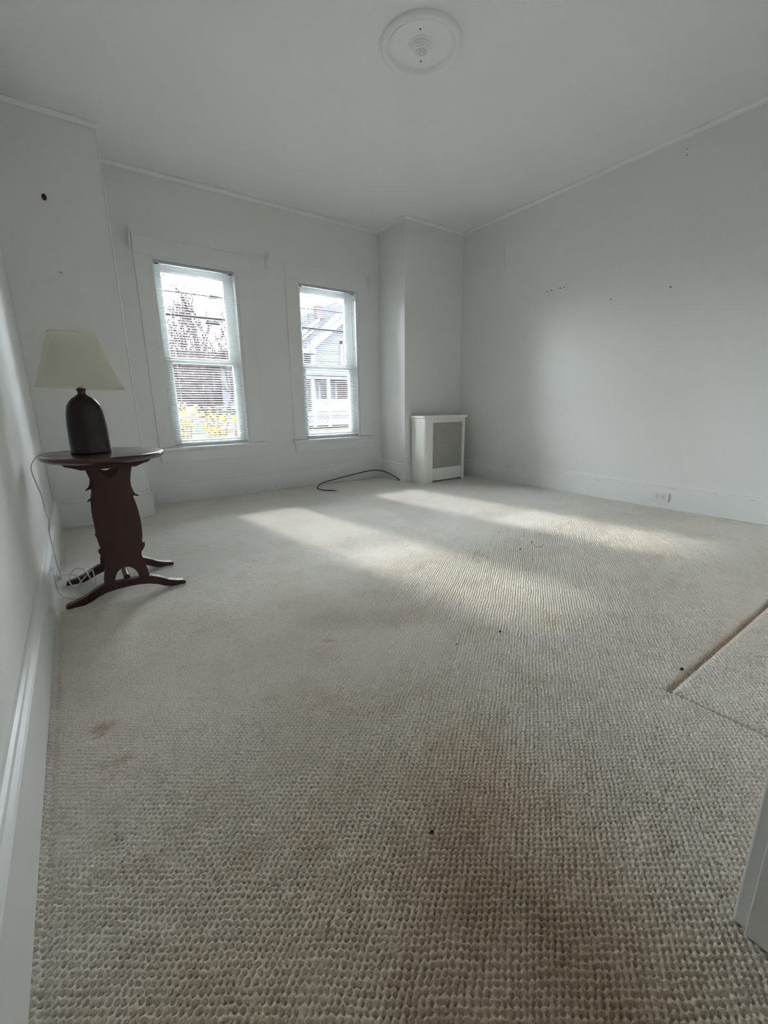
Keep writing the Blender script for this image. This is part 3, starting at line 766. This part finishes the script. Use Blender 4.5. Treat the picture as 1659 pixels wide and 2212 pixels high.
# ------------------------------------------------------------------ small litter on the carpet
bits = [((2.455, 1.801), .008, 'dark crumb on the carpet just left of the curled thread'), ((2.650, 1.849), .008, 'dark crumb touching the top of the curled thread'),
        ((2.884, 1.942), .005, 'tiny dark crumb on the carpet beyond the curled thread'), ((2.341, 1.616), .005, 'tiny dark crumb on the carpet nearer the camera than the curled thread'),
        ((2.667, 2.17), .005, 'tiny dark crumb far left of the curled thread'), ((1.438, 1.135), .006, 'dark crumb in the middle of the carpet'),
        ((1.203, 1.174), .004, 'tiny dark crumb left of the one in the middle of the carpet'), ((1.773, .531), .010, 'brown leaf scrap beside the carpet groove'),
        ((.558, .609), .006, 'brown crumb on the soiled carpet near the doorway')]
for (x, y), r, lab in bits:
    rnd = random.Random(int(x*1000))
    v = []
    for dz in (-.004, .002, .0055):
        rr = r * (1 if dz < .004 else .4)
        a0 = rnd.random() * 6
        v.append([(x + rr*math.cos(a0 + k*math.pi/3)*rnd.uniform(.6, 1.1), y + rr*.6*math.sin(a0 + k*math.pi/3)*rnd.uniform(.6, 1.1), dz) for k in range(6)])
        a0 = 0
    o = MB().rings(v).build('crumb', 'crumb', origin=(x, y, 0))
    tag(o, lab, 'crumb', 'dark crumbs on the carpet')
o = MB().tube([(2.600, 1.80, .006), (2.575, 1.765, .006), (2.585, 1.735, .006), (2.62, 1.735, .007), (2.66, 1.765, .006)], .0014, 5).build('thread', 'crumb', origin=(2.6, 1.77, 0))
tag(o, 'curled dark thread lying on the carpet near the sunlit patch', 'thread')

# ================================================================== OUTDOORS
GZ = -.55
struct(MB().box(-60, 90, -60, 140, GZ - .3, GZ).build('ground_outdoors', 'ground'))
struct(MB().box(-60, 90, 17.5, 23.5, GZ - .05, GZ + .02).build('street', 'road'))

M['concrete'] = mat('bounce_concrete', (0.34, 0.335, 0.32), 0.9, nscale=3, var=0.1)
struct(MB().box(-14, 20, YW + WT + .02, 12.0, GZ - .02, GZ + .03).build('bounce_driveway', 'concrete'))  # pale unseen slab added to bounce daylight up to the ceiling

# house across the street, seen through the right window
K_ = 1.6; Yh = 16 / .84 * K_
def HX(x): return x / .84 * K_
def HZ(z): return 1 + (z / .84 - 1) * K_
h = thing('house', (HX(9.2), Yh, GZ), 'grey sided gabled house with white trim and porch outside the right window', 'house')
x0, x1 = HX(7.95), HX(11.2); xm = (x0 + x1) / 2; ze = HZ(3.15); zr = ze + (xm - x0) * .80
DY = 11
MB().prism([(x0, GZ), (x1, GZ), (x1, ze), (xm, zr), (x0, ze)], Yh, Yh + DY, 'y').build('wall', 'siding', h)
b = MB()
k = 0
z = HZ(2.1)
while z < zr - .3:
    w = (zr - z) / (zr - ze) * (xm - x0) if z > ze else xm - x0
    b.add([(xm - w, Yh - .0, z), (xm + w, Yh - .0, z), (xm + w, Yh - .03, z), (xm - w, Yh - .03, z), (xm - w, Yh - .0, z + .18), (xm + w, Yh - .0, z + .18)], [(0, 1, 2, 3), (3, 2, 5, 4)])
    z += .19
b.build('clapboards', 'siding', h)
ov = .5; sl = (zr - ze) / (xm - x0)
b = MB()
b.prism([(x0 - ov, ze - ov*sl), (xm, zr), (x1 + ov, ze - ov*sl), (x1 + ov, ze - ov*sl + .25), (xm, zr + .3), (x0 - ov, ze - ov*sl + .25)], Yh - .5, Yh + DY + .3, 'y')
b.build('roof', 'roof', h)
b = MB()
b.prism([(x0 - ov, ze - ov*sl - .22), (xm, zr - .32), (xm, zr + .05), (x0 - ov, ze - ov*sl + .22)], Yh - .62, Yh - .5, 'y')
b.prism([(x1 + ov, ze - ov*sl - .22), (xm, zr - .32), (xm, zr + .05), (x1 + ov, ze - ov*sl + .22)], Yh - .62, Yh - .5, 'y')
b.build('rake_board', 'sidingtrim', h)
MB().box(x0 - .05, x0 + .22, Yh - .08, Yh, GZ, ze + .1).build('corner_board', 'sidingtrim', h)
MB().box(x0 - .75, x0 + .1, Yh - .6, Yh - .1, ze - .62, ze - .30).build('eave_return', 'sidingtrim', h)
# upper window
wx = HX(9.234)
fr_ = MB().box(wx, wx + .22, Yh - .14, Yh, HZ(2.45), HZ(3.38)).box(wx + 1.5, wx + 1.72, Yh - .14, Yh, HZ(2.45), HZ(3.38)).box(wx, wx + 1.72, Yh - .14, Yh, HZ(3.28), HZ(3.38)).build('window_frame', 'sidingtrim', h)
MB().box(wx + .22, wx + 1.5, Yh - .05, Yh - .02, HZ(2.5), HZ(3.28)).build('pane', 'winglass', fr_)
# higher roof behind, to the left, with chimney
MB().prism([(HX(5.2), HZ(2.95)), (HX(7.6), HZ(4.12)), (HX(9.6), HZ(5.05)), (HX(12.2), HZ(3.9)), (HX(12.2), HZ(3.0))], Yh + 1.5, Yh + 10, 'y').build('back_roof', 'roof', h)
ch = MB().box(HX(8.63), HX(8.92), Yh + 1.3, Yh + 1.9, HZ(4.3), HZ(4.78)).box(HX(8.61), HX(8.94), Yh + 1.25, Yh + 1.95, HZ(4.74), HZ(4.80)).build('chimney', 'brick', h)
# side wing with small gable at left
MB().box(HX(5.6), x0, Yh + .9, Yh + 8, GZ, HZ(3.25)).build('wing_wall', 'siding', h)
MB().prism([(HX(6.6), HZ(2.85)), (HX(8.45), HZ(4.20)), (HX(8.45), HZ(4.11)), (HX(6.6), HZ(2.72))], Yh + .2, Yh + .7, 'y').prism([(HX(6.6), HZ(2.60)), (HX(8.45), HZ(4.0)), (HX(8.3), HZ(3.80)), (HX(6.6), HZ(2.5))], Yh + .4, Yh + .7, 'y').build('wing_rake_board', 'sidingtrim', h)
# porch
Yp = Yh - 2.2; kp = Yp / Yh
def PXx(x): return HX(x) * kp
def PZ(z): return 1 + (HZ(z) - 1) * kp
pl, prr = PXx(7.55), PXx(11.5)
MB().prism([(Yp - .4, PZ(2.03)), (Yp - .4, PZ(2.12)), (Yh, PZ(2.42)), (Yh, PZ(2.3))], pl, prr, 'x').build('porch_roof', 'roof', h)
MB().box(pl, prr, Yp - .15, Yp + .05, PZ(1.94), PZ(2.08)).build('porch_beam', 'sidingtrim', h)
MB().box(pl, prr, Yp - .2, Yh, PZ(.55), PZ(.62)).build('porch_deck', 'sidingtrim', h)
for x in (7.90, 8.58, 9.9):
    w = .05 if x < 8 else .07
    MB().box(PXx(x), PXx(x + w*1.6), Yp - .13, Yp + .07, PZ(.05), PZ(1.96)).build('porch_post', 'sidingtrim', h)
b = MB()
for (xa, xb) in ((7.98, 8.58), (8.7, 9.9)):
    b.box(PXx(xa), PXx(xb), Yp - .06, Yp + .02, PZ(1.08), PZ(1.14)); b.box(PXx(xa), PXx(xb), Yp - .06, Yp + .02, PZ(.66), PZ(.70))
    n = int((xb - xa) / .055)
    for i in range(n): 
        x = xa + (i + .5) * (xb - xa) / n; b.box(PXx(x), PXx(x + .030), Yp - .04, Yp, PZ(.68), PZ(1.10))
b.build('railing', 'sidingtrim', h)
b = MB()
zb_, zt_ = PZ(.18), PZ(.50); hh = zt_ - zb_
xq = PXx(7.6)
while xq < PXx(9.9):
    b.prism([(xq, zb_), (xq + .07, zb_), (xq + hh + .07, zt_), (xq + hh, zt_)], Yp - .04, Yp - .02, 'y')
    b.prism([(xq + hh, zb_), (xq + hh + .07, zb_), (xq + .07, zt_), (xq, zt_)], Yp - .02, Yp, 'y')
    xq += .20
b.box(PXx(7.6), PXx(9.9), Yp - .06, Yp, zb_ - .12, zb_); b.box(PXx(7.6), PXx(9.9), Yp - .06, Yp, zt_, zt_ + .1)
b.build('lattice_skirt', 'sidingtrim', h)
# porch windows and door
for xa, xb, mt_ in ((8.255, 8.545, 'winglass'), (9.01, 9.6, 'curtain')):
    f_ = MB().box(HX(xa) - .15, HX(xa), Yh - .1, Yh, HZ(.95), HZ(1.88)).box(HX(xb), HX(xb) + .15, Yh - .1, Yh, HZ(.95), HZ(1.88)).box(HX(xa) - .15, HX(xb) + .15, Yh - .1, Yh, HZ(1.80), HZ(1.88)).build('porch_window_frame', 'sidingtrim', h)
    MB().box(HX(xa), HX(xb), Yh - .06, Yh - .03, HZ(.97), HZ(1.80)).build('pane', mt_, f_)

# low outbuilding added out of view on the left to block skylight
nh = thing('added_garage', (-7.5, 15, GZ), 'added low grey outbuilding out of view to the left, blocking skylight', 'added_garage')
MB().box(-12, -3.2, 10.5, 20, GZ, 2.7).build('wall', 'siding', nh)
MB().prism([(-12.4, 2.6), (-2.8, 2.6), (-7.6, 3.3)], 10.2, 20.3, 'y').build('roof', 'roof', nh)
MB().box(-3.2, -3.12, 12, 15, GZ, 1.9).build('added_garage_door', 'sidingtrim', nh)

# mauve long building far behind the tree
fb = thing('far_building', (3, 43, GZ), 'long mauve building in the distance behind the bare tree', 'building')
MB().box(-8, 12.9, 43, 50, GZ, 5.0).build('wall', 'farbuild', fb)
b = MB()
MB().prism([(42.3, 4.9), (50.7, 4.9), (46.5, 6.5)], -8.6, 12.9, 'x').build('roof', 'roof', fb)
for x in (7.6, 9.4, 11.2):
    f_ = MB().box(x, x + .9, 42.9, 43, 2.6, 4.2).build('window_frame', 'sidingtrim', fb)
    MB().box(x + .12, x + .78, 42.86, 42.92, 2.72, 4.08).build('pane', 'winglass', f_)

# parked white car, low behind the bushes
cz = GZ + .02
cv = thing('car', (5.4, 22, cz), 'white parked car partly hidden behind the yellow bushes', 'car')
side = [(-2.6, .35), (-2.62, .75), (-2.45, 1.02), (-1.55, 1.12), (-.85, 1.62), (.75, 1.66), (1.55, 1.18), (2.45, 1.05), (2.6, .75), (2.6, .35)]
MB().prism([(5.6 + x, cz + z*1.0) for x, z in side], 21.4, 23.2, 'y').build('body', 'car', cv, bevel=.06)
for x in (3.95, 7.2):
    MB().rings([[(x + .38*math.cos(a), yy, cz + .36 + .38*math.sin(a)) for a in [2*math.pi*k/20 for k in range(20)]] for yy in (21.34, 21.62)]).build('wheel', 'black', cv)
MB().prism([(4.75, cz + 1.14), (5.05, cz + 1.52), (5.6, cz + 1.56), (5.6, cz + 1.14)], 21.36, 21.42, 'y').prism([(5.68, cz + 1.14), (5.68, cz + 1.56), (6.3, cz + 1.56), (6.75, cz + 1.20)], 21.36, 21.42, 'y').build('side_window', 'winglass', cv)

# bare trees
def tree(name, lab, base, hgt, seed, r0=.16, spread=.5, depth=6, lean=(0, 0), group=None):
    rnd = random.Random(seed)
    t = thing(name, base, lab, 'tree', group)
    trunk = MB(); tw = MB()
    def grow(p, d, ln, r, lev):
        n = 3 if lev < 3 else 2
        pts = [p]
        q = p
        for i in range(n):
            d = (d + Vector((rnd.gauss(0, .12), rnd.gauss(0, .12), rnd.gauss(0, .08)))).normalized()
            q = q + d * ln / n; pts.append(q)
        (trunk if lev < 2 else tw).tube([tuple(x) for x in pts], [r, r*.68], 6 if lev < 3 else 3, 0)
        if lev >= depth: return
        k = 4 if lev < 4 else 3
        for j in range(k):
            s_ = pts[-1] if j == 0 else pts[rnd.randint(1, n)]
            ang = rnd.uniform(0, 2*math.pi)
            side_ = d.orthogonal().normalized(); side_.rotate(Matrix.Rotation(ang, 3, d))
            nd = (d + side_ * rnd.uniform(.35, .9) * (spread + .5) + Vector((0, 0, .10))).normalized()
            grow(s_, nd, ln * rnd.uniform(.62, .82), r * rnd.uniform(.48, .64), lev + 1)
    grow(Vector(base), Vector((lean[0], lean[1], 1)).normalized(), hgt * .30, r0, 0)
    trunk.build('trunk', 'bark', t, smooth=True)
    tw.build('branches', 'twig', t)
    return t
tree('bare_tree', 'bare spreading tree nearest the left window beyond the yellow bushes', (4.1, 15.2, GZ), 7.6, 11, r0=.13, group='bare trees outside')
tree('bare_tree', 'slim bare tree beside the nearest one, to its right in the left window', (5.3, 17.6, GZ), 9.6, 31, r0=.11, group='bare trees outside')
tree('bare_tree', 'bare tree farther back on the left seen through the left window', (2.6, 24.5, GZ), 9.5, 23, r0=.16, group='bare trees outside')
tree('bare_tree', 'bare tree farther back on the right seen through the left window', (7.2, 32.0, GZ), 10.5, 5, r0=.17, group='bare trees outside')

# forsythia hedge
def bush(x, y, w, hh, seed, lab):
    rnd = random.Random(seed)
    t = thing('forsythia_bush', (x, y, GZ), lab, 'bush', 'yellow forsythia bushes outside the left window')
    st = MB(); fl = MB()
    for i in range(46):
        a = rnd.uniform(0, 2*math.pi); rr = rnd.uniform(.2, 1) * w
        tip = Vector((x + rr*math.cos(a), y + rr*.7*math.sin(a), GZ + hh * rnd.uniform(.72, 1.06)))
        b0 = Vector((x + .15*math.cos(a), y + .15*math.sin(a), GZ))
        mid = (b0 + tip) / 2 + Vector((0, 0, hh * .18))
        pts = [b0, mid, tip]
        st.tube([tuple(p) for p in pts], [.010, .004], 4, 3)
        for k in range(26):
            u = rnd.uniform(.45, 1.0)
            p = b0 * (1-u)**2 + mid * 2*u*(1-u) + tip * u*u
            p += Vector((rnd.gauss(0, .04), rnd.gauss(0, .04), rnd.gauss(0, .04)))
            if rnd.random() > .62: continue
            s_ = rnd.uniform(.018, .040)
            ax = Vector((rnd.gauss(0, 1), rnd.gauss(0, 1), rnd.gauss(0, 1))).normalized(); o1 = ax.orthogonal().normalized() * s_; o2 = ax.cross(o1)
            c_ = p + ax * s_ * .5
            fl.add([tuple(p + o1), tuple(p + o2), tuple(p - o1), tuple(p - o2), tuple(c_)], [(0, 1, 4), (1, 2, 4), (2, 3, 4), (3, 0, 4)])
    st.build('stems', 'twig', t); fl.build('blossom', 'forsythia', t)
bush(2.45, 13.2, .55, 1.62, 1, 'yellow forsythia bush leftmost in the hedge outside the left window')
bush(3.40, 13.3, .54, 1.55, 2, 'yellow forsythia bush in the middle of the hedge outside the left window')
bush(4.35, 13.2, .56, 1.62, 3, 'yellow forsythia bush rightmost in the hedge outside the left window')

# utility wires and hanging splice box
YQ = 14.2
for i, (z, r, lab) in enumerate(((4.60, .010, 'highest thin utility wire crossing outside both windows'), (4.20, .020, 'middle black utility wire crossing outside both windows'), (3.585, .042, 'lowest thick black utility cable crossing outside both windows'))):
    pts = [(-25 + k*6, YQ, z + .0003 * ((-25 + k*6) - 5)**2) for k in range(14)]
    o = MB().tube(pts, r, 6, 3).build('utility_wire', 'wire', origin=(8, YQ, z))
    tag(o, lab, 'wire', 'utility wires over the street')
t = thing('splice_box', (3.85, YQ, 3.5), 'dark horizontal splice enclosure hanging under the lowest cable', 'cable box')
MB().box(3.66, 4.06, YQ - .07, YQ + .07, 3.42, 3.52).build('case', 'wire', t, bevel=.02)
for x in (3.72, 4.0): MB().box(x - .012, x + .012, YQ - .01, YQ + .01, 3.51, 3.55).build('hanger', 'wire', t)
t = thing('wire_insulator', (4.0, YQ, 4.2), 'dark in-line insulator on the middle utility wire', 'insulator')
MB().tube([(3.86, YQ, 4.2), (4.0, YQ, 4.2), (4.24, YQ, 4.2)], [.05, .03], 8, 0).build('body', 'wire', t)

# tidy up helper props
for o in bpy.data.objects:
    if '_o' in o: del o['_o']
